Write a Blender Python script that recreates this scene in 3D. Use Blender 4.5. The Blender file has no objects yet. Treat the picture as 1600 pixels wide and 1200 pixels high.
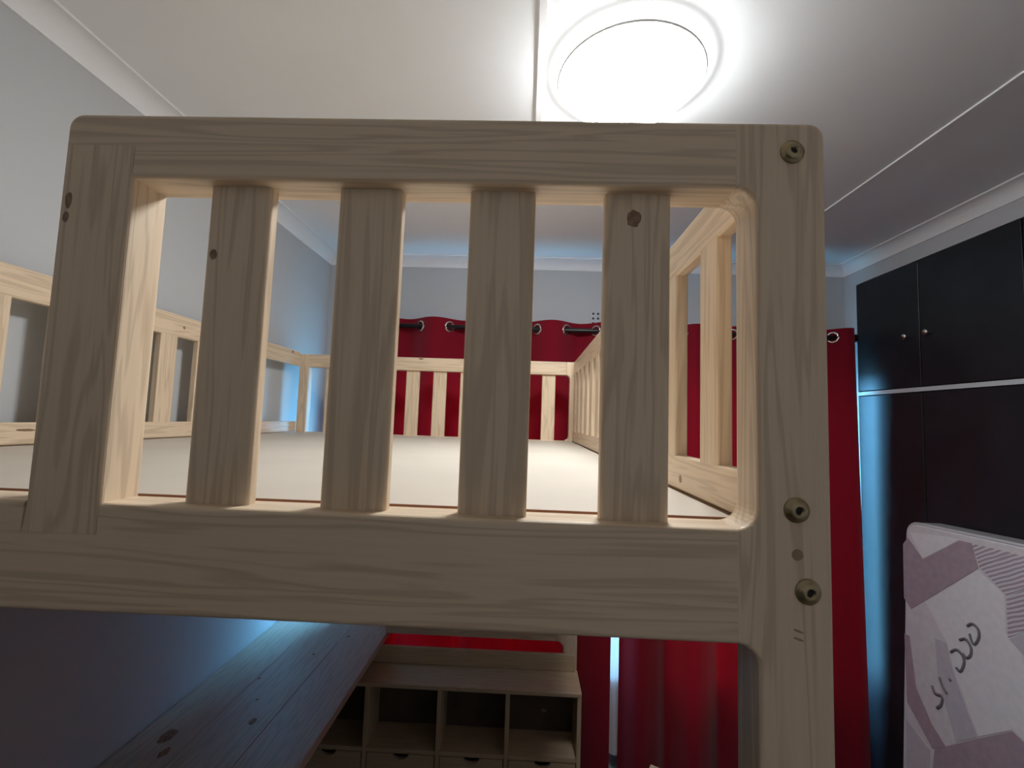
import bpy, bmesh, math, random
from mathutils import Matrix, Vector
random.seed(7)

# ---------------------------------------------------------------- units
D = 0.45            # the bed's front frame stands 0.45 m from the lens; lengths below are in this unit
H = 4.7 * D         # lens height above the floor
SC = bpy.context.scene
COL = SC.collection

# ---------------------------------------------------------------- camera
R = [[0.9989783372522885, -0.03206256501752847, -0.031847662789440644],
     [0.0294741225902315, 0.996465467294002, -0.07866287935285746],
     [0.03425722986741876, 0.07764383050212657, 0.9963924316185706]]
cam_d = bpy.data.cameras.new('camera')
cam = bpy.data.objects.new('camera', cam_d)
COL.objects.link(cam)
cam_d.sensor_width = 36.0
cam_d.lens = 714.327 / 1600 * 36.0
cam_d.clip_start = 0.02
M = Matrix(((R[0][0], R[0][2], -R[0][1], 0), (R[1][0], R[1][2], -R[1][1], 0), (R[2][0], R[2][2], -R[2][1], 0), (0, 0, 0, 1)))
M.translation = Vector((0, 0, H))
cam.matrix_world = M
SC.camera = cam

# ---------------------------------------------------------------- sky, exposure
W = bpy.data.worlds.new('sky')
SC.world = W
W.use_nodes = True
wn = W.node_tree
wn.nodes['Background'].inputs[0].default_value = (0.17, 0.56, 1.0, 1)
wn.nodes['Background'].inputs[1].default_value = 30.0
SC.view_settings.view_transform = 'Standard'
SC.view_settings.look = 'None'
SC.view_settings.gamma = 1.0
SC.view_settings.use_curve_mapping = False
SC.view_settings.exposure = 0.0
LAMP_STRENGTH = 60.0

# ---------------------------------------------------------------- materials
def new_mat(name):
    m = bpy.data.materials.new(name)
    m.use_nodes = True
    nt = m.node_tree
    return m, nt, nt.nodes['Principled BSDF']

def ramp(nt, fac, stops):
    r = nt.nodes.new('ShaderNodeValToRGB')
    while len(r.color_ramp.elements) < len(stops):
        r.color_ramp.elements.new(0.5)
    for e, (p, c) in zip(r.color_ramp.elements, stops):
        e.position = p
        e.color = (c[0], c[1], c[2], 1)
    nt.links.new(fac, r.inputs[0])
    return r.outputs[0]

def plain(name, col, rough=0.6, metal=0.0, var=0.06, scale=9.0, bump=0.0, spec=0.5):
    m, nt, b = new_mat(name)
    tc = nt.nodes.new('ShaderNodeTexCoord')
    n = nt.nodes.new('ShaderNodeTexNoise')
    n.inputs['Scale'].default_value = scale
    n.inputs['Detail'].default_value = 4
    nt.links.new(tc.outputs['Object'], n.inputs['Vector'])
    lo = [c * (1 - var) for c in col]
    hi = [min(1, c * (1 + var)) for c in col]
    nt.links.new(ramp(nt, n.outputs['Fac'], [(0.3, lo), (0.7, hi)]), b.inputs['Base Color'])
    b.inputs['Roughness'].default_value = rough
    b.inputs['Metallic'].default_value = metal
    b.inputs['Specular IOR Level'].default_value = spec
    if bump:
        n2 = nt.nodes.new('ShaderNodeTexNoise')
        n2.inputs['Scale'].default_value = 180
        nt.links.new(tc.outputs['Object'], n2.inputs['Vector'])
        bp = nt.nodes.new('ShaderNodeBump')
        bp.inputs['Strength'].default_value = bump
        bp.inputs['Distance'].default_value = 0.002
        nt.links.new(n2.outputs['Fac'], bp.inputs['Height'])
        nt.links.new(bp.outputs['Normal'], b.inputs['Normal'])
    return m

def wood(name, axis, light=(0.83, 0.655, 0.465), dark=(0.47, 0.34, 0.215), rough=0.42, strength=1.0):
    """pine with grain running along the given axis (0 x, 1 y, 2 z)"""
    m, nt, b = new_mat(name)
    tc = nt.nodes.new('ShaderNodeTexCoord')
    oi = nt.nodes.new('ShaderNodeObjectInfo')
    mul = nt.nodes.new('ShaderNodeVectorMath'); mul.operation = 'SCALE'
    mul.inputs[0].default_value = (7.3, 5.1, 9.7)
    nt.links.new(oi.outputs['Random'], mul.inputs['Scale'])
    add = nt.nodes.new('ShaderNodeVectorMath'); add.operation = 'ADD'
    nt.links.new(tc.outputs['Object'], add.inputs[0])
    nt.links.new(mul.outputs[0], add.inputs[1])
    # broad figure
    mp = nt.nodes.new('ShaderNodeMapping')
    s = [26.0, 26.0, 26.0]; s[axis] = 1.3
    mp.inputs['Scale'].default_value = s
    nt.links.new(add.outputs[0], mp.inputs['Vector'])
    n1 = nt.nodes.new('ShaderNodeTexNoise')
    n1.inputs['Scale'].default_value = 1.0
    n1.inputs['Detail'].default_value = 3
    n1.inputs['Distortion'].default_value = 0.5
    nt.links.new(mp.outputs[0], n1.inputs['Vector'])
    # growth rings: a sine of the broad figure
    ml = nt.nodes.new('ShaderNodeMath'); ml.operation = 'MULTIPLY'; ml.inputs[1].default_value = 52.0
    nt.links.new(n1.outputs['Fac'], ml.inputs[0])
    sn = nt.nodes.new('ShaderNodeMath'); sn.operation = 'SINE'
    nt.links.new(ml.outputs[0], sn.inputs[0])
    pw = nt.nodes.new('ShaderNodeMapRange')
    pw.inputs['From Min'].default_value = -0.2; pw.inputs['From Max'].default_value = 1.0
    nt.links.new(sn.outputs[0], pw.inputs['Value'])
    # fine pores
    mp2 = nt.nodes.new('ShaderNodeMapping')
    s2 = [330.0, 330.0, 330.0]; s2[axis] = 9.0
    mp2.inputs['Scale'].default_value = s2
    nt.links.new(add.outputs[0], mp2.inputs['Vector'])
    n2 = nt.nodes.new('ShaderNodeTexNoise')
    n2.inputs['Scale'].default_value = 1.0; n2.inputs['Detail'].default_value = 2
    nt.links.new(mp2.outputs[0], n2.inputs['Vector'])
    mixf = nt.nodes.new('ShaderNodeMath'); mixf.operation = 'MULTIPLY_ADD'
    mixf.inputs[1].default_value = 0.38 * strength
    nt.links.new(pw.outputs[0], mixf.inputs[0])
    m3 = nt.nodes.new('ShaderNodeMath'); m3.operation = 'MULTIPLY'; m3.inputs[1].default_value = 0.28 * strength
    nt.links.new(n2.outputs['Fac'], m3.inputs[0])
    nt.links.new(m3.outputs[0], mixf.inputs[2])
    nt.links.new(ramp(nt, mixf.outputs[0], [(0.0, light), (1.0, dark)]), b.inputs['Base Color'])
    b.inputs['Roughness'].default_value = rough
    b.inputs['Specular IOR Level'].default_value = 0.5
    bp = nt.nodes.new('ShaderNodeBump'); bp.inputs['Strength'].default_value = 0.12; bp.inputs['Distance'].default_value = 0.001
    nt.links.new(n2.outputs['Fac'], bp.inputs['Height'])
    nt.links.new(bp.outputs['Normal'], b.inputs['Normal'])
    return m

WX, WY, WZ = wood('pine_x', 0), wood('pine_y', 1), wood('pine_z', 2)
WOOD = {'x': WX, 'y': WY, 'z': WZ}
DESKW = wood('desk_pine', 1, (0.60, 0.50, 0.40), (0.36, 0.27, 0.19))
UNITX, UNITZ = wood('shelf_pine_x', 0, (0.66, 0.50, 0.33), (0.48, 0.33, 0.19)), wood('shelf_pine_z', 2, (0.66, 0.50, 0.33), (0.48, 0.33, 0.19))
BACKM = plain('shelf_back_shade_brown', (0.10, 0.07, 0.05), 0.8, var=0.2)  # darker than the pine: shade inside the cubbies put into the colour
KNOT = plain('knot_brown', (0.27, 0.165, 0.10), 0.55, var=0.45, scale=130)
PLUG = plain('filler_plug', (0.36, 0.25, 0.16), 0.7, var=0.15, scale=80)
BOARD = plain('deck_board', (0.56, 0.50, 0.42), 0.6, var=0.035, scale=5)
BOARDEDGE = plain('deck_board_edge', (0.26, 0.12, 0.07), 0.8)
WALLM = plain('wall_paint', (0.545, 0.555, 0.565), 0.7, var=0.015, scale=3, bump=0.08, spec=0.3)
CEILM = plain('ceiling_paint', (0.92, 0.935, 0.945), 0.75, var=0.015, scale=3, spec=0.2)
CORNM = plain('cornice_white', (0.88, 0.88, 0.88), 0.6, var=0.01, scale=3, spec=0.3)
FLOORM = plain('floor_dark', (0.035, 0.028, 0.024), 0.5, var=0.2, scale=4)
BLACKM = plain('cupboard_black', (0.013, 0.015, 0.018), 0.42, var=0.25, scale=6, spec=0.4)
CARCM = plain('cupboard_inside', (0.03, 0.03, 0.03), 0.7)
BRASS = plain('aged_brass', (0.42, 0.34, 0.20), 0.34, metal=0.9, var=0.2, scale=60)
STEEL = plain('nickel', (0.72, 0.70, 0.66), 0.2, metal=1.0, var=0.05, scale=40)
DARKHOLE = plain('dark_socket', (0.012, 0.010, 0.010), 0.6)
RODM = plain('rod_black', (0.035, 0.03, 0.03), 0.35, metal=0.5)
FRAMEW = plain('window_white', (0.75, 0.75, 0.75), 0.4, var=0.01)
GROUNDM = plain('paving', (0.30, 0.32, 0.28), 0.9, var=0.2, scale=2)

def cloth_mat(name, col, trans, tcol, weave=700.0, alpha=1.0):
    m, nt, b = new_mat(name)
    out = nt.nodes['Material Output']
    tc = nt.nodes.new('ShaderNodeTexCoord')
    n = nt.nodes.new('ShaderNodeTexNoise'); n.inputs['Scale'].default_value = weave; n.inputs['Detail'].default_value = 2
    nt.links.new(tc.outputs['Object'], n.inputs['Vector'])
    c = ramp(nt, n.outputs['Fac'], [(0.3, [x * 0.85 for x in col]), (0.7, [min(1, x * 1.15) for x in col])])
    nt.links.new(c, b.inputs['Base Color'])
    b.inputs['Roughness'].default_value = 0.85
    b.inputs['Specular IOR Level'].default_value = 0.15
    b.inputs['Sheen Weight'].default_value = 0.15
    t = nt.nodes.new('ShaderNodeBsdfTranslucent'); t.inputs['Color'].default_value = (*tcol, 1)
    mx = nt.nodes.new('ShaderNodeMixShader'); mx.inputs[0].default_value = trans
    nt.links.new(b.outputs[0], mx.inputs[1]); nt.links.new(t.outputs[0], mx.inputs[2])
    res = mx.outputs[0]
    if alpha < 1:
        tr = nt.nodes.new('ShaderNodeBsdfTransparent')
        m2 = nt.nodes.new('ShaderNodeMixShader'); m2.inputs[0].default_value = alpha
        nt.links.new(tr.outputs[0], m2.inputs[1]); nt.links.new(res, m2.inputs[2])
        res = m2.outputs[0]
    nt.links.new(res, out.inputs['Surface'])
    return m
REDM = cloth_mat('curtain_red', (0.20, 0.004, 0.016), 0.037, (0.9, 0.002, 0.004))
NETM = cloth_mat('sheer_white', (0.80, 0.78, 0.80), 0.13, (0.9, 0.62, 0.55), alpha=0.985)

def glass_mat():
    m, nt, b = new_mat('window_glass')
    out = nt.nodes['Material Output']
    tr = nt.nodes.new('ShaderNodeBsdfTransparent'); gl = nt.nodes.new('ShaderNodeBsdfGlossy')
    gl.inputs['Roughness'].default_value = 0.02
    mx = nt.nodes.new('ShaderNodeMixShader'); mx.inputs[0].default_value = 0.06
    nt.links.new(tr.outputs[0], mx.inputs[1]); nt.links.new(gl.outputs[0], mx.inputs[2])
    nt.links.new(mx.outputs[0], out.inputs['Surface'])
    return m
GLASS = glass_mat()

def lamp_mat(name, strength):
    m, nt, b = new_mat(name)
    b.inputs['Base Color'].default_value = (0.9, 0.9, 0.9, 1)
    b.inputs['Emission Color'].default_value = (0.95, 0.98, 1.0, 1)
    b.inputs['Emission Strength'].default_value = strength
    return m
LAMPM = lamp_mat('lamp_diffuser', LAMP_STRENGTH)
LAMPRIM = lamp_mat('lamp_added_glow_rim', 7.0)  # base ring's glow is added to imitate the glare around the lamp
LAMPBASE = plain('lamp_rim', (0.85, 0.85, 0.85), 0.4, var=0.01)

# ---------------------------------------------------------------- mesh helpers (input in D units, z relative to lens height)
def w(x, y, z):
    return Vector((x * D, y * D, z * D + H))

def link(name, verts, faces, mat, parent=None, smooth=False):
    me = bpy.data.meshes.new(name)
    org = parent_world(parent)
    me.from_pydata([tuple(v - org) for v in verts], [], faces)
    bm = bmesh.new(); bm.from_mesh(me)
    bmesh.ops.recalc_face_normals(bm, faces=bm.faces)
    bm.to_mesh(me); bm.free()
    if smooth:
        for p in me.polygons:
            p.use_smooth = True
    me.materials.append(mat)
    o = bpy.data.objects.new(name, me)
    COL.objects.link(o)
    if parent is not None:
        o.parent = parent
    return o

def parent_world(p):
    v = Vector((0, 0, 0))
    while p is not None:
        v = v + p.location
        p = p.parent
    return v

def empty(name, loc, label, cat, group=None):
    o = bpy.data.objects.new(name, None)
    o.empty_display_size = 0.05
    o.location = loc
    COL.objects.link(o)
    o['label'] = label; o['category'] = cat
    if group: o['group'] = group
    return o

def tag(o, label=None, cat=None, group=None, kind=None):
    if label: o['label'] = label
    if cat: o['category'] = cat
    if group: o['group'] = group
    if kind: o['kind'] = kind
    return o

def to3(axis, u, v, a):
    if axis == 'x': return w(a, u, v)
    if axis == 'y': return w(u, a, v)
    return w(u, v, a)

def offset_poly(pts, d, joint=None):
    """move every edge inwards by d, edges for which joint(p, q) holds stay put"""
    n = len(pts); out = []
    area = sum(pts[i][0] * pts[(i + 1) % n][1] - pts[(i + 1) % n][0] * pts[i][1] for i in range(n))
    s = 1 if area > 0 else -1
    for i in range(n):
        p0, p1, p2 = pts[i - 1], pts[i], pts[(i + 1) % n]
        e1 = Vector((p1[0] - p0[0], p1[1] - p0[1])).normalized()
        e2 = Vector((p2[0] - p1[0], p2[1] - p1[1])).normalized()
        n1 = Vector((-e1.y, e1.x)) * s; n2 = Vector((-e2.y, e2.x)) * s
        d1 = 0.0 if joint and joint(p0, p1) else d
        d2 = 0.0 if joint and joint(p1, p2) else d
        det = n1.x * n2.y - n1.y * n2.x
        if abs(det) < 0.05:
            v = (n1 + n2).normalized() * max(d1, d2)
        else:
            v = Vector(((d1 * n2.y - d2 * n1.y) / det, (n1.x * d2 - n2.x * d1) / det))
        out.append((p1[0] + v.x, p1[1] + v.y))
    return out

def prism_geo(outline, axis, a0, a1, r=0.0, seg=4, ends=(True, True), joint=None):
    layers = []
    if r > 0 and ends[0]:
        for k in range(seg + 1):
            t = math.pi / 2 * k / seg
            layers.append((a0 + r * (1 - math.cos(t)), r * (1 - math.sin(t))))
    else:
        layers.append((a0, 0))
    if r > 0 and ends[1]:
        for k in range(seg + 1):
            t = math.pi / 2 * (1 - k / seg)
            layers.append((a1 - r * (1 - math.cos(t)), r * (1 - math.sin(t))))
    else:
        layers.append((a1, 0))
    verts, faces = [], []
    n = len(outline)
    for a, ins in layers:
        pts = offset_poly(outline, ins, joint) if ins > 1e-9 else outline
        verts += [to3(axis, p[0], p[1], a) for p in pts]
    for l in range(len(layers) - 1):
        for i in range(n):
            j = (i + 1) % n
            faces.append((l * n + i, l * n + j, (l + 1) * n + j, (l + 1) * n + i))
    faces.append(tuple(range(n)))
    faces.append(tuple(range((len(layers) - 1) * n, len(layers) * n)))
    return verts, faces

def prism(name, outline, axis, a0, a1, mat, parent=None, r=0.0, seg=4, ends=(True, True), joint=None):
    v, f = prism_geo(outline, axis, a0, a1, r, seg, ends, joint)
    return link(name, v, f, mat, parent)

def rrect(u0, u1, v0, v1, r, seg=4):
    if r <= 0: return [(u0, v0), (u1, v0), (u1, v1), (u0, v1)]
    out = []
    for cx, cy, a in ((u1 - r, v0 + r, -90), (u1 - r, v1 - r, 0), (u0 + r, v1 - r, 90), (u0 + r, v0 + r, 180)):
        for k in range(seg + 1):
            t = math.radians(a + 90 * k / seg)
            out.append((cx + r * math.cos(t), cy + r * math.sin(t)))
    return out

def bar(name, axis, x, y, z, mat, parent=None, r=0.009, seg=4):
    """a piece of timber: rounded section, run along the axis"""
    if axis == 'x': return prism(name, rrect(y[0], y[1], z[0], z[1], r, seg), 'x', x[0], x[1], mat, parent)
    if axis == 'y': return prism(name, rrect(x[0], x[1], z[0], z[1], r, seg), 'y', y[0], y[1], mat, parent)
    return prism(name, rrect(x[0], x[1], y[0], y[1], r, seg), 'z', z[0], z[1], mat, parent)

def arc(cx, cy, r, a0, a1, n=7):
    return [(cx + r * math.cos(math.radians(a0 + (a1 - a0) * k / n)), cy + r * math.sin(math.radians(a0 + (a1 - a0) * k / n))) for k in range(n + 1)]

def boxes(name, lst, mat, parent=None):
    verts, faces = [], []
    for (x0, x1, y0, y1, z0, z1) in lst:
        b = len(verts)
        verts += [w(x, y, z) for x in (x0, x1) for y in (y0, y1) for z in (z0, z1)]
        for f in ((0, 1, 3, 2), (4, 6, 7, 5), (0, 4, 5, 1), (2, 3, 7, 6), (0, 2, 6, 4), (1, 5, 7, 3)):
            faces.append(tuple(b + i for i in f))
    return link(name, verts, faces, mat, parent)

def lathe(name, prof, origin, direction, mat, parent=None, seg=32, smooth=True):
    """prof: (radius, height along direction) in D units"""
    q = Vector(direction).normalized().to_track_quat('Z', 'Y')
    o = w(*origin)
    verts, faces = [], []
    for (r, h) in prof:
        for k in range(seg):
            t = 2 * math.pi * k / seg
            verts.append(o + q @ Vector((r * D * math.cos(t), r * D * math.sin(t), h * D)))
    for i in range(len(prof) - 1):
        for k in range(seg):
            j = (k + 1) % seg
            faces.append((i * seg + k, i * seg + j, (i + 1) * seg + j, (i + 1) * seg + k))
    faces.append(tuple(range(seg)))
    faces.append(tuple(range((len(prof) - 1) * seg, len(prof) * seg)))
    return link(name, verts, faces, mat, parent, smooth)

def tube(name, pts, rad, mat, parent=None, seg=8, closed=False, flat=None):
    """pts are world Vectors"""
    verts, faces = [], []
    n = len(pts)
    for i, p in enumerate(pts):
        a = pts[(i - 1) % n] if (closed or i > 0) else p
        b = pts[(i + 1) % n] if (closed or i < n - 1) else p
        d = (b - a).normalized()
        q = d.to_track_quat('Z', 'Y')
        for k in range(seg):
            t = 2 * math.pi * k / seg
            off = q @ Vector((rad * math.cos(t), rad * math.sin(t), 0))
            verts.append(p + off)
    m = n if closed else n - 1
    for i in range(m):
        i2 = (i + 1) % n
        for k in range(seg):
            j = (k + 1) % seg
            faces.append((i * seg + k, i * seg + j, i2 * seg + j, i2 * seg + k))
    if not closed:
        faces.append(tuple(range(seg))); faces.append(tuple(range((n - 1) * seg, n * seg)))
    return link(name, verts, faces, mat, parent, True)

def disc(name, c, normal, ru, rv, mat, parent=None, thick=0.0012, n=18, ang=0.0, jitter=0.12):
    """a thin oval inlay such as a knot; c in D units, radii in D units"""
    nrm = Vector(normal).normalized()
    up = Vector((0, 0, 1)) if abs(nrm.z) < 0.9 else Vector((0, 1, 0))
    u = up.cross(nrm).normalized(); v = nrm.cross(u)
    o = w(*c); verts = []
    rad = [1 + random.uniform(-jitter, jitter) for _ in range(n)]
    for h in (-thick, thick * 0.5):
        for k in range(n):
            t = 2 * math.pi * k / n
            a, b = ru * math.cos(t) * rad[k], rv * math.sin(t) * rad[k]
            verts.append(o + u * D * (a * math.cos(ang) - b * math.sin(ang)) + v * D * (a * math.sin(ang) + b * math.cos(ang)) + nrm * D * h)
    faces = [(k, (k + 1) % n, n + (k + 1) % n, n + k) for k in range(n)] + [tuple(range(n)), tuple(range(n, 2 * n))]
    return link(name, verts, faces, mat, parent)

# ================================================================= THE ROOM
XL, XR, YB, YF, ZC, ZF = -2.84, 4.316, 6.288, -1.0, 2.245, -4.7
ZCOR = 2.105
T = 0.3
WIN = (-2.06, 4.10, -3.25, 0.80)      # window opening in the far wall x0 x1 z0 z1

def structure(o): return tag(o, kind='structure')

structure(boxes('floor', [(XL - T, XR + 1.6, YF - T, YB + T, ZF - 0.2, ZF)], FLOORM))
structure(boxes('ceiling', [(XL - T, XR + 1.6, YF - T, YB + T, ZC, ZC + 0.2)], CEILM))
structure(boxes('wall_left', [(XL - T, XL, YF - T, YB + T, ZF, ZC)], WALLM))
structure(boxes('wall_front', [(XL, XR + 1.6, YF - T, YF, ZF, ZC)], WALLM))
structure(boxes('wall_back', [(XL, WIN[0], YB, YB + T, ZF, ZC), (WIN[1], XR + 1.6, YB, YB + T, ZF, ZC),
                              (WIN[0], WIN[1], YB, YB + T, WIN[3], ZC), (WIN[0], WIN[1], YB, YB + T, ZF, WIN[2])], WALLM))
# right wall: face around the built-in cupboard
CUP = (1.92, 6.068, 1.932)            # near edge y, far edge y, top z of the cupboard opening
structure(boxes('wall_right', [(XR, XR + 1.3, CUP[1], YB, ZF, ZC), (XR, XR + 1.3, YF, CUP[0], ZF, ZC), (XR, XR + 1.3, CUP[0], CUP[1], CUP[2], ZC),
                               (XR + 1.3, XR + 1.6, YF, YB, ZF, ZC)], WALLM))
# coved cornices
h = ZC - ZCOR
def cove(name, kind):
    prof = [(0, 0), (0, -h), (0.012, -h)] + [(h - (h - 0.012) * math.cos(t) , -h + (h - 0.016) * math.sin(t)) for t in [math.pi / 2 * k / 10 for k in range(11)]][1:] + [(h + 0.012, -0.016), (h + 0.012, 0)]
    prof = [(0, 0), (0, -h), (0.014, -h)]
    for k in range(1, 11):
        t = math.pi / 2 * k / 10
        prof.append((0.014 + (h - 0.014) * (1 - math.cos(t)), -h + (h - 0.016) * math.sin(t)))
    prof += [(h + 0.010, -0.016), (h + 0.010, 0)]
    verts, faces = [], []
    n = len(prof)
    for end in (0, 1):
        for (p, dz) in prof:
            if kind == 'left': verts.append(w(XL + p, (YF + p if end == 0 else YB - p), ZC + dz))
            if kind == 'right': verts.append(w(XR - p, (YF + p if end == 0 else YB - p), ZC + dz))
            if kind == 'back': verts.append(w((XL + p if end == 0 else XR - p), YB - p, ZC + dz))
            if kind == 'front': verts.append(w((XL + p if end == 0 else XR - p), YF + p, ZC + dz))
    for i in range(n):
        j = (i + 1) % n
        faces.append((i, j, n + j, n + i))
    faces += [tuple(range(n)), tuple(range(n, 2 * n))]
    return structure(link(name, verts, faces, CORNM))
cove('trim_1', 'left'); cove('trim_2', 'back'); cove('trim_3', 'right'); cove('trim_4', 'front')
for k, x in enumerate((0.026, 3.012)):
    s = prism('trim_%d' % (5 + k), [(x - 0.024, ZC), (x - 0.021, ZC - 0.011), (x + 0.021, ZC - 0.011), (x + 0.024, ZC)], 'y', YF + h, YB - h, CORNM)
    structure(s)

# unseen door added behind the lens, dark to cut bounce light under the bed
DOORM = wood('added_door_dark', 2, (0.075, 0.042, 0.025), (0.035, 0.02, 0.012))
d0 = structure(boxes('added_door_1', [(-2.36, -0.54, YF - 0.02, YF + 0.03, ZF + 0.01, -0.22)], DOORM))
boxes('added_door_frame', [(-2.50, -2.37, YF, YF + 0.06, ZF, -0.08), (-0.53, -0.40, YF, YF + 0.06, ZF, -0.08), (-2.37, -0.53, YF, YF + 0.06, -0.21, -0.08)], DOORM, d0)
for (a, b) in ((-2.20, -1.52), (-1.38, -0.70)):
    for (c, d) in ((ZF + 0.4, -2.9), (-2.6, -0.45)):
        prism('added_door_panel', [(a, c), (b, c), (b, d), (a, d)], 'y', YF + 0.03, YF + 0.055, DOORM, d0, r=0.02)
lathe('added_door_handle', [(0.05, 0), (0.05, 0.02), (0.02, 0.03), (0.02, 0.08), (0.055, 0.10), (0.055, 0.14), (0.03, 0.16)], (-0.68, YF + 0.03, -2.75), (0, 1, 0), STEEL, d0, 20)

# window with frame, mullions, panes
wx0, wx1, wz0, wz1 = WIN
wroot = structure(boxes('window_1', [(wx0, wx1, YB + 0.12, YB + 0.22, wz0, wz0 + 0.10), (wx0, wx1, YB + 0.12, YB + 0.22, wz1 - 0.10, wz1),
                           (wx0, wx0 + 0.08, YB + 0.12, YB + 0.22, wz0, wz1), (wx1 - 0.08, wx1, YB + 0.12, YB + 0.22, wz0, wz1)], FRAMEW))
nm = 3
for k in range(1, nm):
    x = wx0 + (wx1 - wx0) * k / nm
    boxes('mullion', [(x - 0.05, x + 0.05, YB + 0.12, YB + 0.22, wz0 + 0.1, wz1 - 0.1)], FRAMEW, wroot)
for k in range(nm):
    a = wx0 + (wx1 - wx0) * k / nm + 0.05; b = wx0 + (wx1 - wx0) * (k + 1) / nm - 0.05
    boxes('pane', [(a, b, YB + 0.165, YB + 0.175, wz0 + 0.1, wz1 - 0.1)], GLASS, wroot)
boxes('window_sill', [(wx0 - 0.05, wx1 + 0.05, YB - 0.06, YB + 0.12, wz0 - 0.05, wz0)], FRAMEW, wroot)
structure(boxes('ground', [(-60, 60, YB + T, 90, ZF - 0.6, ZF - 0.4)], GROUNDM))

# ================================================================= LOFT BED
TOP, RB, ZB, BB, ZD = 0.69, 0.535, -0.215, -0.45, -0.228   # frame top, rail underside, beam top, beam underside, deck
PXO, PXI, PXJ = 0.652, 0.499, 0.455
FY0, FY1 = 1.0, 1.108
bed = empty('loft_bed', w(0.65, 1.05, ZF), 'pale pine loft bed with slatted guard rails filling the middle of the room', 'bed')
re = 0.011
# right front post, with the fillets that round the openings
fr = 0.046
post_out = [(PXJ, TOP)] + [(PXJ, RB)] + arc(PXI - fr, RB - fr, fr, 88, 0, 7) + arc(PXI - fr, ZB + fr, fr, 0, -88, 7) + [(PXJ, ZB), (PXJ, BB)] + \
    arc(PXI - fr, BB - fr, fr, 88, 0, 7) + [(PXI, ZF), (PXO, ZF)] + arc(PXO - 0.034, TOP - 0.034, 0.034, 0, 90, 6)
def dedupe(p):
    out = []
    for a in p:
        if not out or (abs(a[0] - out[-1][0]) + abs(a[1] - out[-1][1])) > 0.002: out.append(a)
    return out
def at_x(x): return lambda p, q: abs(p[0] - x) < 0.003 and abs(q[0] - x) < 0.003
pr = prism('post', dedupe(post_out), 'y', FY0, FY1, WZ, bed, r=re, joint=at_x(PXJ))
# top rail with half-lapped left end
LX0, LX1 = -1.106, -0.935
LAP = 0.612
def rail_joint(p, q): return at_x(PXJ)(p, q) or at_x(LX1)(p, q) or (abs(p[1] - LAP) < 0.003 and abs(q[1] - LAP) < 0.003)
prism('top_rail', dedupe([(LX0, LAP), (LX1, LAP), (LX1, RB), (PXJ - 0.0004, RB), (PXJ - 0.0004, TOP)] + arc(LX0 + 0.036, TOP - 0.036, 0.036, 90, 180, 6)), 'y', FY0, FY1, WX, bed, r=re, joint=rail_joint)
def lpost_joint(p, q): return abs(p[1] - q[1]) < 1e-4 or max(p[1], q[1]) < ZB + 0.001 or min(p[1], q[1]) > RB - 0.001 and p[0] > -1
pl = prism('post', [(LX0, -0.283), (LX1, -0.283), (LX1, ZB), (LX1, RB), (LX1, LAP - 0.0004), (LX0, LAP - 0.0004), (LX0, ZB)], 'y', FY0, FY1, WZ, bed, r=re, joint=lpost_joint)
# main beam, notched for the left post
def beam_joint(p, q): return at_x(PXJ)(p, q) or at_x(LX1)(p, q) or at_x(LX0)(p, q) or (abs(p[1] + 0.2834) < 0.002 and abs(q[1] + 0.2834) < 0.002)
prism('beam', [(-2.80, BB), (PXJ - 0.0004, BB), (PXJ - 0.0004, ZB), (LX1 + 0.0004, ZB), (LX1 + 0.0004, -0.2834), (LX0 - 0.0004, -0.2834), (LX0 - 0.0004, ZB), (-2.80, ZB)],
      'y', FY0, FY1, WX, bed, r=re, joint=beam_joint)
bar('post', 'z', (-2.80, -2.64), (FY1 + 0.001, FY1 + 0.11), (ZF, TOP), WZ, bed)
slats = []
for (a, b) in ((-0.773, -0.624), (-0.460, -0.308), (-0.147, 0.008), (0.170, 0.3225)):
    slats.append(bar('slat', 'z', (a, b), (1.037, 1.075), (ZB - 0.01, RB + 0.012), WZ, bed, r=0.010))
# bolts: domed washer and hex socket
def bolt(x, z, parent, r=0.0265):
    b = lathe('bolt', [(r, 0), (r, 0.002), (r * 0.97, 0.004), (r * 0.80, 0.0055), (r * 0.74, 0.0085), (r * 0.60, 0.0115), (r * 0.42, 0.013), (0.34 * r, 0.013), (0.32 * r, 0.006)], (x, FY0 - 0.0003, z), (0, -1, 0), BRASS, parent, 28)
    tag(b, 'dull brass domed bolt head')
    lathe('socket', [(0.32 * r, 0.0), (0.32 * r, 0.0065)], (x, FY0 - 0.0003, z), (0, -1, 0), DARKHOLE, b, 6, False)
bolt(0.578, 0.619, pr); bolt(0.577, -0.170, pr); bolt(0.598, -0.336, pr)
disc('wood_plug', (0.578, FY0, -0.262), (0, -1, 0), 0.012, 0.012, PLUG, pr, jitter=0.03)
for dz, a in ((0.008, -0.35), (-0.008, -0.3)):
    disc('scuff_mark', (0.578, FY0, -0.424 + dz), (0, -1, 0), 0.011, 0.0025, PLUG, pr, ang=a)
disc('knot', (-0.753, 1.037, 0.367), (0, -1, 0), 0.009, 0.012, KNOT, slats[0])
disc('knot', (0.236, 1.037, 0.475), (0, -1, 0), 0.017, 0.021, KNOT, slats[3])
disc('knot', (-1.083, FY0, 0.475), (0, -1, 0), 0.008, 0.020, KNOT, pl)
disc('knot', (-1.085, FY0, 0.435), (0, -1, 0), 0.007, 0.013, KNOT, pl)
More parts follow.
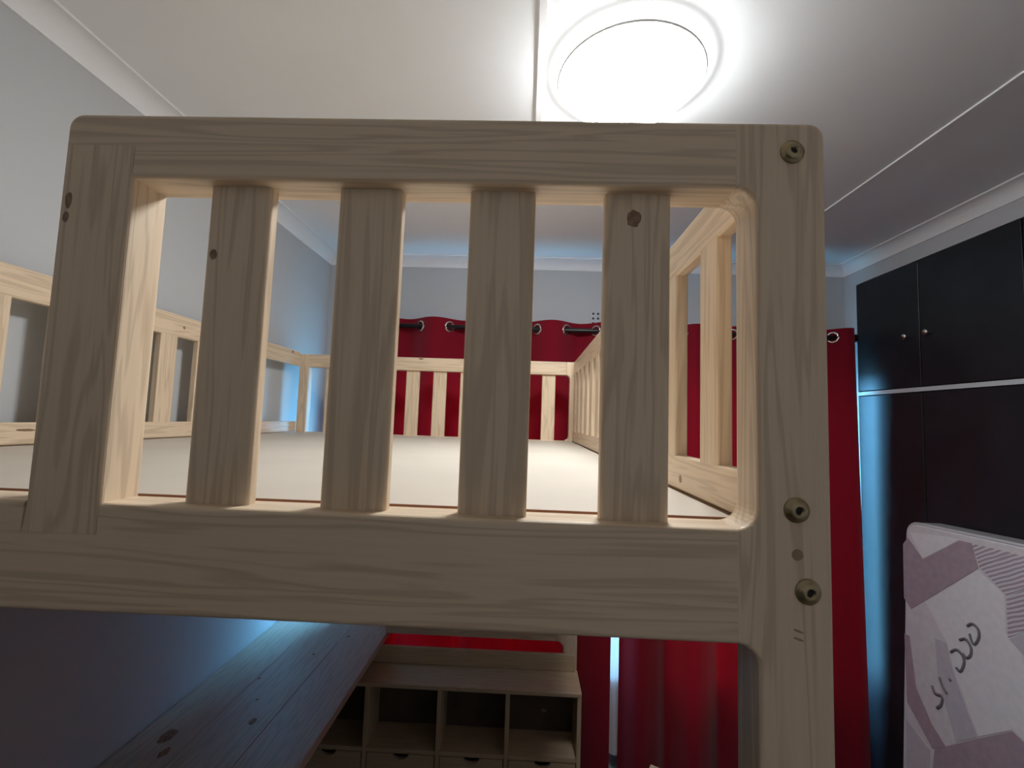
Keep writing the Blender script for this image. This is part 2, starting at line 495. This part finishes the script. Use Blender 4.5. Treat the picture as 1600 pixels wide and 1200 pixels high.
# deck boards on cleats
GX0, GX1, FB0, FB1 = -2.69, 0.541, 5.30, 5.40
dk = boxes('deck', [(GX0 + 0.008, GX1 - 0.008, 1.199, FB0 - 0.006, ZD - 0.030, ZD)], BOARD, bed)
boxes('deck_edge', [(GX0 + 0.008, GX1 - 0.008, 1.196, 1.199, ZD - 0.030, ZD - 0.0005)], BOARDEDGE, dk)
bar('cleat', 'x', (GX0 + 0.02, GX1 - 0.02), (FY1 + 0.002, 1.32), (ZD - 0.12, ZD - 0.031), WX, bed)
bar('cleat', 'x', (GX0 + 0.02, GX1 - 0.02), (FB0 - 0.12, FB0 - 0.002), (ZD - 0.12, ZD - 0.031), WX, bed)
for k in range(1, 8):
    y = 1.32 + (FB0 - 1.44) * k / 8
    bar('crossbar', 'x', (GX0 + 0.02, GX1 - 0.02), (y - 0.08, y + 0.08), (ZD - 0.075, ZD - 0.031), WX, bed)
# long side rails under the guards
bar('side_rail', 'y', (GX1 + 0.001, PXO - 0.004), (FY1 + 0.002, FB0 - 0.002), (BB, ZD - 0.004), WY, bed)
bar('side_rail', 'y', (GX0 - 0.10, GX0 - 0.001), (FY1 + 0.12, FB0 - 0.002), (BB, ZD - 0.004), WY, bed)
GT = 0.045
def guard(x0, x1, y0, y1, ztop, stiles, slat_list, zo=0.553, zl=-0.107, zbot=ZD + 0.004):
    bar('top_rail', 'y', (x0, x1), (y0, y1), (zo, ztop), WY, bed, r=0.008)
    bar('bottom_rail', 'y', (x0, x1), (y0, y1), (zbot, zl), WY, bed, r=0.008)
    for (a, b) in stiles:
        bar('stile', 'z', (x0 + 0.0006, x1 - 0.0006), (a, b), (zl - 0.006, zo + 0.006), WZ, bed, r=0.006)
    for (a, b) in slat_list:
        bar('slat', 'z', (x0 + 0.0012, x1 - 0.0012), (a, b), (zl - 0.006, zo + 0.006), WZ, bed, r=0.006)
# right guard: near panel and far panel with the climbing gap between them
guard(GX1, GX1 + GT, FY1 + 0.004, 1.84, TOP, [(FY1 + 0.004, 1.13), (1.675, 1.84)], [(1.312, 1.447)])
sl = []
y = 5.23
while y > 2.75:
    sl.append((y - 0.157, y)); y -= 0.32
guard(GX1, GX1 + GT, 2.62, FB0 - 0.003, TOP, [(2.62, 2.72)], sl, zo=0.535)
disc('wood_plug', (GX1, 1.618, -0.184), (-1, 0, 0), 0.013, 0.014, PLUG, bed, jitter=0.05)
# left guard along the wall
sl = []
for k in range(9):
    fe = 2.262 + 0.3805 * (k - 2)
    if fe < FB0 - 0.01: sl.append((fe - 0.163, fe))
guard(GX0 - GT, GX0, FY1 + 0.12, FB0 - 0.003, 0.716, [], sl, zo=0.546, zl=-0.105)
disc('knot', (GX0, 3.454, 0.629), (1, 0, 0), 0.012, 0.012, KNOT, bed)
disc('knot', (GX0, 5.125, 0.690), (1, 0, 0), 0.020, 0.014, KNOT, bed)
disc('knot', (GX0, 2.40, -0.146), (1, 0, 0), 0.05, 0.007, KNOT, bed)
# far end frame
far_out = [(PXJ, TOP), (PXJ, RB)] + arc(PXI - fr, RB - fr, fr, 88, 0, 6) + arc(PXI - fr, ZB + fr, fr, 0, -88, 6) + [(PXJ, ZB), (PXJ, BB), (PXI, BB), (PXI, -2.24), (0.415, -2.24), (0.415, -2.44)] + \
    arc(PXI - 0.075, -2.44 - 0.075, 0.075, 88, 0, 7) + [(PXI, ZF), (PXO, ZF)] + arc(PXO - 0.034, TOP - 0.034, 0.034, 0, 90, 6)
prism('post', dedupe(far_out), 'y', FB0, FB1, WZ, bed, r=re)
bar('top_rail', 'x', (-2.69, PXJ - 0.0008), (FB0 + 0.0006, FB1), (RB, TOP), WX, bed)
bar('beam', 'x', (-2.69, PXJ - 0.0008), (FB0 + 0.0006, FB1), (BB, ZB - 0.008), WX, bed)
bar('lower_rail', 'x', (-1.488, 0.4142), (FB0 + 0.0006, FB1), (-2.44, -2.24), WX, bed)
bar('post', 'z', (-2.69, -2.575), (FB0 - 0.0006, FB1), (BB, TOP - 0.001), WZ, bed)
for k in range(9):
    b = PXI - 0.163 - 0.32 * k
    bar('slat', 'z', (b - 0.157, b), (FB0 + 0.03, FB0 + 0.07), (ZB - 0.02, RB + 0.012), WZ, bed)
disc('knot', (-1.25, FB0, 0.675), (0, -1, 0), 0.03, 0.008, KNOT, bed)

# ================================================================= DESK along the left wall
desk = empty('desk', w(-2.15, 3.3, ZF), 'long knotty pine desk top running along the left wall below the bed', 'desk')
DZ = -2.449
for k, (a, b) in enumerate(((XL + 0.012, -2.392), (-2.391, -1.942), (-1.941, -1.492))):
    o = bar('plank', 'y', (a, b), (1.35, 5.62), (DZ - 0.075, DZ - 0.0005), DESKW, desk, r=0.006 if k < 2 else 0.008)
for (x, y, ru, rv) in ((-2.602, 3.543, 0.05, 0.075), (-2.08, 3.755, 0.025, 0.04), (-2.206, 4.026, 0.012, 0.016), (-1.88, 5.2, 0.018, 0.02), (-2.081, 4.798, 0.012, 0.02), (-2.369, 4.331, 0.012, 0.018), (-2.5, 3.38, 0.03, 0.05)):
    disc('knot', (x, y, DZ), (0, 0, 1), ru, rv, KNOT, desk)
bar('leg_panel', 'z', (XL + 0.05, -1.55), (1.42, 1.50), (ZF, DZ - 0.075), DESKW, desk)
bar('leg_panel', 'z', (XL + 0.05, -2.36), (5.15, 5.23), (ZF, DZ - 0.075), DESKW, desk)

# ================================================================= CUBBY UNIT
unit = empty('storage_unit', w(-0.83, 5.07, ZF), 'low pine storage unit with a row of open cubbies over drawers at the far end', 'storage unit')
UX0, UX1, UY0, UY1, UZ = -2.285, 0.652, 4.841, 5.275, -2.72
divs = [-1.525, -0.782, -0.091]
tk = 0.042
bar('top_board', 'x', (UX0, UX1), (UY0 - 0.006, UY1), (UZ - tk, UZ), UNITX, unit, r=0.008)
prism('back_ledge', dedupe([(UX0, UZ + 0.0008), (0.624, UZ + 0.0008)] + arc(0.594, -2.545 - 0.03, 0.03, 0, 90, 5) + [(UX0, -2.545)]), 'y', UY1 - 0.042, UY1, UNITX, unit, r=0.006)
for x in (UX0, UX1 - tk):
    bar('side_panel', 'z', (x, x + tk), (UY0, UY1), (ZF, UZ - tk - 0.0008), UNITZ, unit, r=0.004)
for x in divs:
    bar('divider', 'z', (x - tk / 2, x + tk / 2), (UY0 + 0.002, UY1 - 0.03), (ZF + 0.06, UZ - tk - 0.0008), UNITZ, unit, r=0.004)
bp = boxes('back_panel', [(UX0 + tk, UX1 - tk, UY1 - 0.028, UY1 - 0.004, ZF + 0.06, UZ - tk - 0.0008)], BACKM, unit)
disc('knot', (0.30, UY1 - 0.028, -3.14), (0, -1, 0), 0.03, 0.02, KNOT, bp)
edges = [UX0 + tk / 2] + divs + [UX1 - tk / 2]
for i in range(4):
    a, b = edges[i] + tk / 2 + 0.001, edges[i + 1] - tk / 2 - 0.001
    boxes('shelf', [(a, b, UY0 + 0.004, UY1 - 0.03, -3.385, -3.345)], UNITX, unit)
    for (z1, z0) in ((-3.395, -4.02), (-4.03, -4.64)):
        c = (a + b) / 2; g = 0.008; rn = 0.085
        out = [(a + g, z0), (b - g, z0), (b - g, z1), (c + rn, z1)] + \
              [(c + rn * math.cos(t), z1 - 0.05 * math.sin(t)) for t in [math.pi * q / 10 for q in range(1, 10)]] + [(c - rn, z1), (a + g, z1)]
        dr = prism('drawer', out, 'y', UY0 + 0.004, UY0 + 0.04, UNITX, unit)
        boxes('drawer_box', [(a + g, b - g, UY0 + 0.30, UY0 + 0.33, z0, z1 - 0.06), (a + g, a + g + 0.02, UY0 + 0.041, UY0 + 0.30, z0, z1 - 0.06),
                             (b - g - 0.02, b - g, UY0 + 0.041, UY0 + 0.30, z0, z1 - 0.06), (a + g, b - g, UY0 + 0.041, UY0 + 0.30, z0 - 0.0, z0 + 0.02)], UNITX, dr)

# ================================================================= CURTAINS
CY = 6.0; RODZ = 1.205; CTOP = 1.318; CBOT = ZF + 0.07; SP = 0.3895
rod = empty('curtain_rod', w(1.0, CY, RODZ), 'black metal curtain rod across the far wall carrying the red curtains', 'curtain rod')
lathe('pole', [(0.032, 0), (0.032, 6.48)], (-2.28, CY, RODZ), (1, 0, 0), RODM, rod, 20)
lathe('finial', [(0.03, -0.02), (0.05, 0.0), (0.05, 0.05), (0.03, 0.07)], (4.20, CY, RODZ), (1, 0, 0), RODM, rod, 20)
lathe('finial', [(0.03, -0.02), (0.05, 0.0), (0.05, 0.05), (0.03, 0.07)], (-2.28, CY, RODZ), (-1, 0, 0), RODM, rod, 20)
for x in (-2.02, 1.1, 4.02):
    boxes('bracket', [(x - 0.02, x + 0.02, CY + 0.02, YB, RODZ - 0.02, RODZ + 0.02), (x - 0.04, x + 0.04, YB - 0.02, YB, RODZ - 0.07, RODZ + 0.07)], RODM, rod)

def curtain(x0, x1, ring0, front0, label, bulge=0.0, flare=0.0, SP=0.3895):
    """ring0: position of one eyelet; front0: the fabric runs in front of the rod to the right of ring0"""
    root = empty('curtain', w((x0 + x1) / 2, CY, CBOT), label, 'curtain', None)
    A = 0.105
    def yy(x, t):                       # t = 0 at the top, 1 at the hem
        ph = math.pi * (x - ring0) / SP
        a = A * (1 + 0.25 * t)
        s = math.sin(ph) * (-1 if front0 else 1)
        v = a * s + t * (0.05 * math.sin(ph * 0.53 + 1.3) + 0.03 * math.sin(ph * 1.9 + x))
        return CY + v - bulge * t
    nx, nz = int((x1 - x0) / SP * 22), 24
    verts, faces = [], []
    for j in range(nz + 1):
        t = j / nz
        z = CTOP + (CBOT - CTOP) * t
        for i in range(nx + 1):
            x = x0 + (x1 - x0) * i / nx
            xs = x + flare * t * max(0, (i / nx - 0.8) / 0.2) + 0.02 * t * math.sin(5 * x)
            verts.append(w(xs, yy(x, t), z))
    for j in range(nz):
        for i in range(nx):
            a = j * (nx + 1) + i
            faces.append((a, a + 1, a + nx + 2, a + nx + 1))
    link('fabric', verts, faces, REDM, root, True)
    # eyelets
    k0 = math.ceil((x0 + 0.03 - ring0) / SP); k1 = math.floor((x1 - 0.03 - ring0) / SP)
    for k in range(k0, k1 + 1):
        x = ring0 + k * SP
        sgn = (-1 if front0 else 1) * (1 if k % 2 == 0 else -1)
        slope = A * math.pi / SP * sgn
        nrm = Vector((-slope, 1, 0)).normalized()
        q = nrm.to_track_quat('Z', 'Y')
        c = w(x, CY, RODZ)
        pts = [c + q @ Vector((0.062 * D * math.cos(a), 0.062 * D * math.sin(a), 0)) for a in [2 * math.pi * i / 28 for i in range(28)]]
        tube('eyelet', pts, 0.016 * D, STEEL, root, 8, True)
    return root
curtain(-2.09, 1.14, -1.441, True, 'red eyelet curtain covering the left and middle of the far wall')
curtain(1.275, 4.17, 3.958, True, 'red eyelet curtain hanging beside the black cupboards at the right', bulge=0.06, flare=0.05, SP=0.321)
# sheer behind the join
def sheer():
    verts, faces = [], []
    nx, nz = 90, 14
    for j in range(nz + 1):
        z = 0.75 + (-4.18 - 0.75) * j / nz
        for i in range(nx + 1):
            x = 0.55 + 1.4 * i / nx
            verts.append(w(x + 0.01 * math.sin(j), 6.185 + 0.022 * math.sin(x * 34) + 0.008 * math.sin(x * 9 + j * 0.4), z))
    for j in range(nz):
        for i in range(nx):
            a = j * (nx + 1) + i
            faces.append((a, a + 1, a + nx + 2, a + nx + 1))
    o = link('sheer_curtain', verts, faces, NETM, None, True)
    tag(o, 'thin white sheer curtain showing as a pale sliver between the red curtains', 'curtain')
sheer()

# ================================================================= AIR VENT
vent = empty('air_vent', w(0.95, YB, 1.3), 'air vent of small dark square holes in the far wall above the curtain', 'air vent')
vx, vz, vp, vh = 0.893, 1.502, 0.0665, 0.030
boxes('backing', [(vx - 0.05, vx + 0.3, YB - 0.0035, YB - 0.0005, vz - 0.27, vz + 0.05)], DARKHOLE, vent)
strips = []
cols = [vx + vp * i for i in range(4)]; rows = [vz - vp * j for j in range(4)]
yb0, yb1 = YB - 0.014, YB - 0.0036
zt = vz + 0.05; zb_ = vz - 0.27
prev = zt
for r_ in rows:
    strips.append((vx - 0.05, vx + 0.3, yb0, yb1, r_ + vh / 2, prev)); prev = r_ - vh / 2
strips.append((vx - 0.05, vx + 0.3, yb0, yb1, zb_, prev))
for r_ in rows:
    px = vx - 0.05
    for c_ in cols:
        strips.append((px, c_ - vh / 2, yb0, yb1, r_ - vh / 2, r_ + vh / 2)); px = c_ + vh / 2
    strips.append((px, vx + 0.3, yb0, yb1, r_ - vh / 2, r_ + vh / 2))
boxes('grille', strips, WALLM, vent)

# ================================================================= CEILING LAMP
lamp = empty('ceiling_lamp', w(0.60, 2.80, ZC), 'round flush ceiling lamp glowing white above the bed', 'lamp')
lathe('added_glow_rim', [(0.456, 0.0), (0.458, -0.045), (0.452, -0.056), (0.436, -0.056)], (0.60, 2.80, ZC), (0, 0, 1), LAMPRIM, lamp, 64)
dome = [(0.436, -0.0565)]
for k in range(1, 13):
    t = math.pi / 2 * k / 12
    dome.append((0.435 * math.cos(t) if k < 12 else 0.002, -0.0565 - 0.145 * math.sin(t)))
lathe('diffuser', dome, (0.60, 2.80, ZC), (0, 0, 1), LAMPM, lamp, 64)
tube('seam_ring', [w(0.60 + 0.455 * math.cos(a), 2.80 + 0.455 * math.sin(a), ZC - 0.055) for a in [2 * math.pi * i / 64 for i in range(64)]], 0.009 * D, LAMPBASE, lamp, 6, True)

# ================================================================= BUILT-IN CUPBOARD
cup = empty('built_in_cupboard', w(XR + 0.6, 4.0, ZF), 'wall of black built-in cupboard doors with small knobs at the right', 'cupboard')
cy0, cy1, cz1 = CUP
boxes('carcass', [(XR + 1.2, XR + 1.29, cy0 + 0.01, cy1 - 0.01, ZF + 0.02, cz1 - 0.01), (XR + 0.07, XR + 1.2, cy0 + 0.01, cy0 + 0.04, ZF + 0.02, cz1 - 0.01), (XR + 0.07, XR + 1.2, cy1 - 0.04, cy1 - 0.01, ZF + 0.02, cz1 - 0.01),
                  (XR + 0.07, XR + 1.2, cy0 + 0.05, cy1 - 0.05, 0.46, 0.51), (XR + 0.07, XR + 1.2, cy0 + 0.04, cy1 - 0.04, cz1 - 0.04, cz1 - 0.01)], CARCM, cup)
boxes('divider_rail', [(XR - 0.004, XR + 0.065, cy0 + 0.004, cy1 - 0.004, 0.462, 0.508)], WALLM, cup)
dy = [cy1 - 0.004, 5.107, 4.035, 2.98, cy0 + 0.004]
def door(y0, y1, z0, z1, knob_y, knob_z):
    g = 0.006
    d = prism('door', [(y0 + g, z0 + g), (y1 - g, z0 + g), (y1 - g, z1 - g), (y0 + g, z1 - g)], 'x', XR - 0.006, XR + 0.045, BLACKM, cup, r=0.006, ends=(True, False))
    if knob_z < 0: return
    kb = lathe('knob', [(0.016, 0), (0.012, 0.012), (0.014, 0.028), (0.030, 0.042), (0.034, 0.056), (0.028, 0.070), (0.012, 0.076)], (XR - 0.006, knob_y, knob_z), (-1, 0, 0), STEEL, d, 24)
    tag(kb, 'shiny nickel knob')
for i in range(4):
    y1, y0 = dy[i], dy[i + 1]
    near = i % 2 == 0
    ky = y0 + 0.145 if near else y1 - 0.145
    if i == 1: ky = 4.975
    door(y0, y1, 0.512, cz1 - 0.004, ky, 1.09)
    door(y0, y1, ZF + 0.1, 0.458, ky, -1.6)
boxes('seam_strip', [(XR - 0.008, XR + 0.001, 5.1055, 5.1085, 0.62, 1.90)], STEEL, cup)

# ================================================================= MATTRESS leaning on the cupboard
MX0, MX1, MY0, MY1, MZ1 = 4.0, 4.285, 2.95, 4.985, -0.905
mat_root = empty('mattress', w(4.0, 3.95, ZF), 'quilted pink and white patterned mattress standing on edge against the black cupboards', 'mattress')
LEAN = 0.045
def leanv(v):
    zz = (v.z - H) / D; yy_ = v.y / D
    top = (zz - ZF) / (MZ1 - ZF)
    return Vector((v.x - LEAN * (MZ1 - zz) * D, v.y, v.z + 0.045 * (MY1 - yy_) * D * top))
MFAB = plain('mattress_ticking', (0.62, 0.575, 0.585), 0.8, var=0.05, scale=30, bump=0.3)
MBORD = plain('mattress_border', (0.30, 0.30, 0.31), 0.8, var=0.08, scale=60, bump=0.3)
MPIPE = plain('mattress_piping', (0.50, 0.48, 0.50), 0.7)
MAUVE = plain('print_mauve', (0.37, 0.275, 0.31), 0.85, var=0.08, scale=40)
LILAC = plain('print_lilac', (0.50, 0.455, 0.49), 0.85, var=0.06, scale=40)
WHITEP = plain('print_white', (0.71, 0.675, 0.68), 0.85, var=0.04, scale=40)
INK = plain('print_grey', (0.16, 0.14, 0.15), 0.8)
def striped():
    m, nt, b = new_mat('print_striped')
    tc = nt.nodes.new('ShaderNodeTexCoord'); wv = nt.nodes.new('ShaderNodeTexWave')
    mp = nt.nodes.new('ShaderNodeMapping'); mp.inputs['Rotation'].default_value = (0.55, 0, 0)
    nt.links.new(tc.outputs['Object'], mp.inputs['Vector']); nt.links.new(mp.outputs[0], wv.inputs['Vector'])
    wv.bands_direction = 'Z'; wv.inputs['Scale'].default_value = 22; wv.inputs['Distortion'].default_value = 1.5
    nt.links.new(ramp(nt, wv.outputs['Fac'], [(0.35, (0.36, 0.27, 0.31)), (0.65, (0.60, 0.56, 0.59))]), b.inputs['Base Color'])
    b.inputs['Roughness'].default_value = 0.85
    return m
STRIPE = striped()
v, f = prism_geo(rrect(MY0, MY1, ZF, MZ1, 0.13, 6), 'x', MX0, MX1, 0.05, 5)
link('body', [leanv(p) for p in v], f, MBORD, mat_root, False)
v, f = prism_geo(rrect(MY0 + 0.022, MY1 - 0.022, ZF + 0.03, MZ1 - 0.022, 0.115, 6), 'x', MX0 - 0.012, MX0 + 0.03, 0.012, 3)
link('quilted_face', [leanv(p) for p in v], f, MFAB, mat_root, False)
out = rrect(MY0 + 0.012, MY1 - 0.012, ZF + 0.02, MZ1 - 0.012, 0.12, 6)
tube('piping', [leanv(w(MX0 + 0.012, a, b)) for a, b in out], 0.014 * D, MPIPE, mat_root, 8, True)
def ray(px, py):
    c = ((px - 800) / 714.327, 1.0, -(py - 600) / 714.327)
    return [sum(R[i][k] * c[k] for k in range(3)) for i in range(3)]
def on_face(zx, zy):                     # print layout measured on the mattress face
    px, py = 1340 + zx / 2.857, 780 + zy / 2.857
    d = ray(px, py)
    x = 3.93
    for _ in range(12):
        s = x / d[0]; z = d[2] * s; yv = d[1] * s
        top = (z - ZF) / (MZ1 - ZF)
        zu = z - 0.045 * (MY1 - yv) * top
        x = MX0 - 0.0125 - LEAN * (MZ1 - zu)
    return yv, z, x
def patch(name, pts, mat, th):
    P = [on_face(*p) for p in pts]
    verts = [w(x - th, y_, z_) for (y_, z_, x) in P] + [w(x + 0.004, y_, z_) for (y_, z_, x) in P]
    n = len(P)
    faces = [tuple(range(n)), tuple(range(n, 2 * n))] + [(i, (i + 1) % n, n + (i + 1) % n, n + i) for i in range(n)]
    return link(name, verts, faces, mat, mat_root)
patch('quilt_patch', [(232, 146), (292, 266), (455, 182), (405, 168)], WHITEP, 0.002)
patch('quilt_patch', [(204, 200), (225, 172), (292, 268), (457, 184), (508, 196), (540, 308), (240, 490), (208, 440)], MAUVE, 0.003)
patch('quilt_patch', [(510, 198), (660, 232), (690, 240), (545, 303)], STRIPE, 0.003)
patch('quilt_patch', [(548, 306), (694, 242), (760, 262), (760, 392), (664, 428)], STRIPE, 0.004)
patch('quilt_patch', [(666, 436), (762, 396), (762, 585), (672, 618)], STRIPE, 0.003)
patch('quilt_patch', [(676, 624), (762, 590), (762, 720)], LILAC, 0.002)
patch('quilt_patch', [(304, 460), (536, 318), (656, 432), (662, 600), (740, 700), (760, 1090), (690, 1030), (540, 1060), (430, 760), (400, 640)], WHITEP, 0.002)
patch('quilt_patch', [(210, 600), (232, 610), (262, 840), (330, 1000), (395, 1105), (335, 1112), (222, 905)], MAUVE, 0.003)
patch('quilt_patch', [(345, 620), (395, 640), (425, 765), (535, 1062), (440, 1085), (360, 800)], LILAC, 0.002)
patch('quilt_patch', [(345, 1116), (530, 1070), (690, 1036), (760, 1100), (760, 1290), (330, 1290)], MAUVE, 0.003)
patch('quilt_patch', [(218, 980), (325, 1120), (320, 1290), (218, 1290)], LILAC, 0.002)
for st in ([(492, 566), (515, 556), (540, 580), (545, 615), (530, 645), (515, 640), (502, 600)],
           [(458, 628), (485, 625), (508, 660), (508, 695), (490, 708), (472, 690)],
           [(418, 682), (445, 672), (472, 700), (478, 735), (462, 768), (442, 752)],
           [(368, 795), (382, 835), (402, 868)], [(412, 800), (418, 812)],
           [(334, 832), (348, 866), (378, 880), (376, 915), (356, 932)]):
    P = [Vector((on_face(*p)[2], on_face(*p)[0], on_face(*p)[1])) for p in st]
    Q = [P[0] * 2 - P[1]] + P + [P[-1] * 2 - P[-2]]
    pts = []
    for i in range(1, len(Q) - 2):
        for q in range(6):
            t = q / 6
            c = 0.5 * ((2 * Q[i]) + (Q[i + 1] - Q[i - 1]) * t + (2 * Q[i - 1] - 5 * Q[i] + 4 * Q[i + 1] - Q[i + 2]) * t * t + (3 * Q[i] - Q[i - 1] - 3 * Q[i + 1] + Q[i + 2]) * t ** 3)
            pts.append(w(c.x - 0.003, c.y, c.z))
    pts.append(w(P[-1].x - 0.003, P[-1].y, P[-1].z))
    tube('stitched_letter', pts, 0.012 * D, INK, mat_root, 6)

# ================================================================= SMALL BOX on the floor by the curtain
bx, by, bz = 1.55, 5.58, -3.86
crate = empty('wooden_box', w(bx + 0.1, by - 0.3, ZF), 'small open wooden box on the floor in front of the red curtain', 'box')
ca, sa = math.cos(-0.5), math.sin(-0.5)
def crate_board(name, u0, u1, v0, v1, z0, z1):
    vs = []
    for u in (u0, u1):
        for v_ in (v0, v1):
            for z in (z0, z1):
                vs.append(w(bx + u * ca - v_ * sa, by + u * sa + v_ * ca, z))
    link(name, vs, [(0, 1, 3, 2), (4, 6, 7, 5), (0, 4, 5, 1), (2, 3, 7, 6), (0, 2, 6, 4), (1, 5, 7, 3)], UNITX, crate)
crate_board('side_board', 0, 0.62, -0.035, 0, ZF, bz)
crate_board('side_board', 0, 0.62, -0.455, -0.42, ZF, bz)
crate_board('end_board', 0, 0.035, -0.419, -0.036, ZF, bz)
crate_board('end_board', 0.585, 0.62, -0.419, -0.036, ZF, bz)
crate_board('base', 0.036, 0.584, -0.419, -0.036, ZF + 0.002, ZF + 0.035)
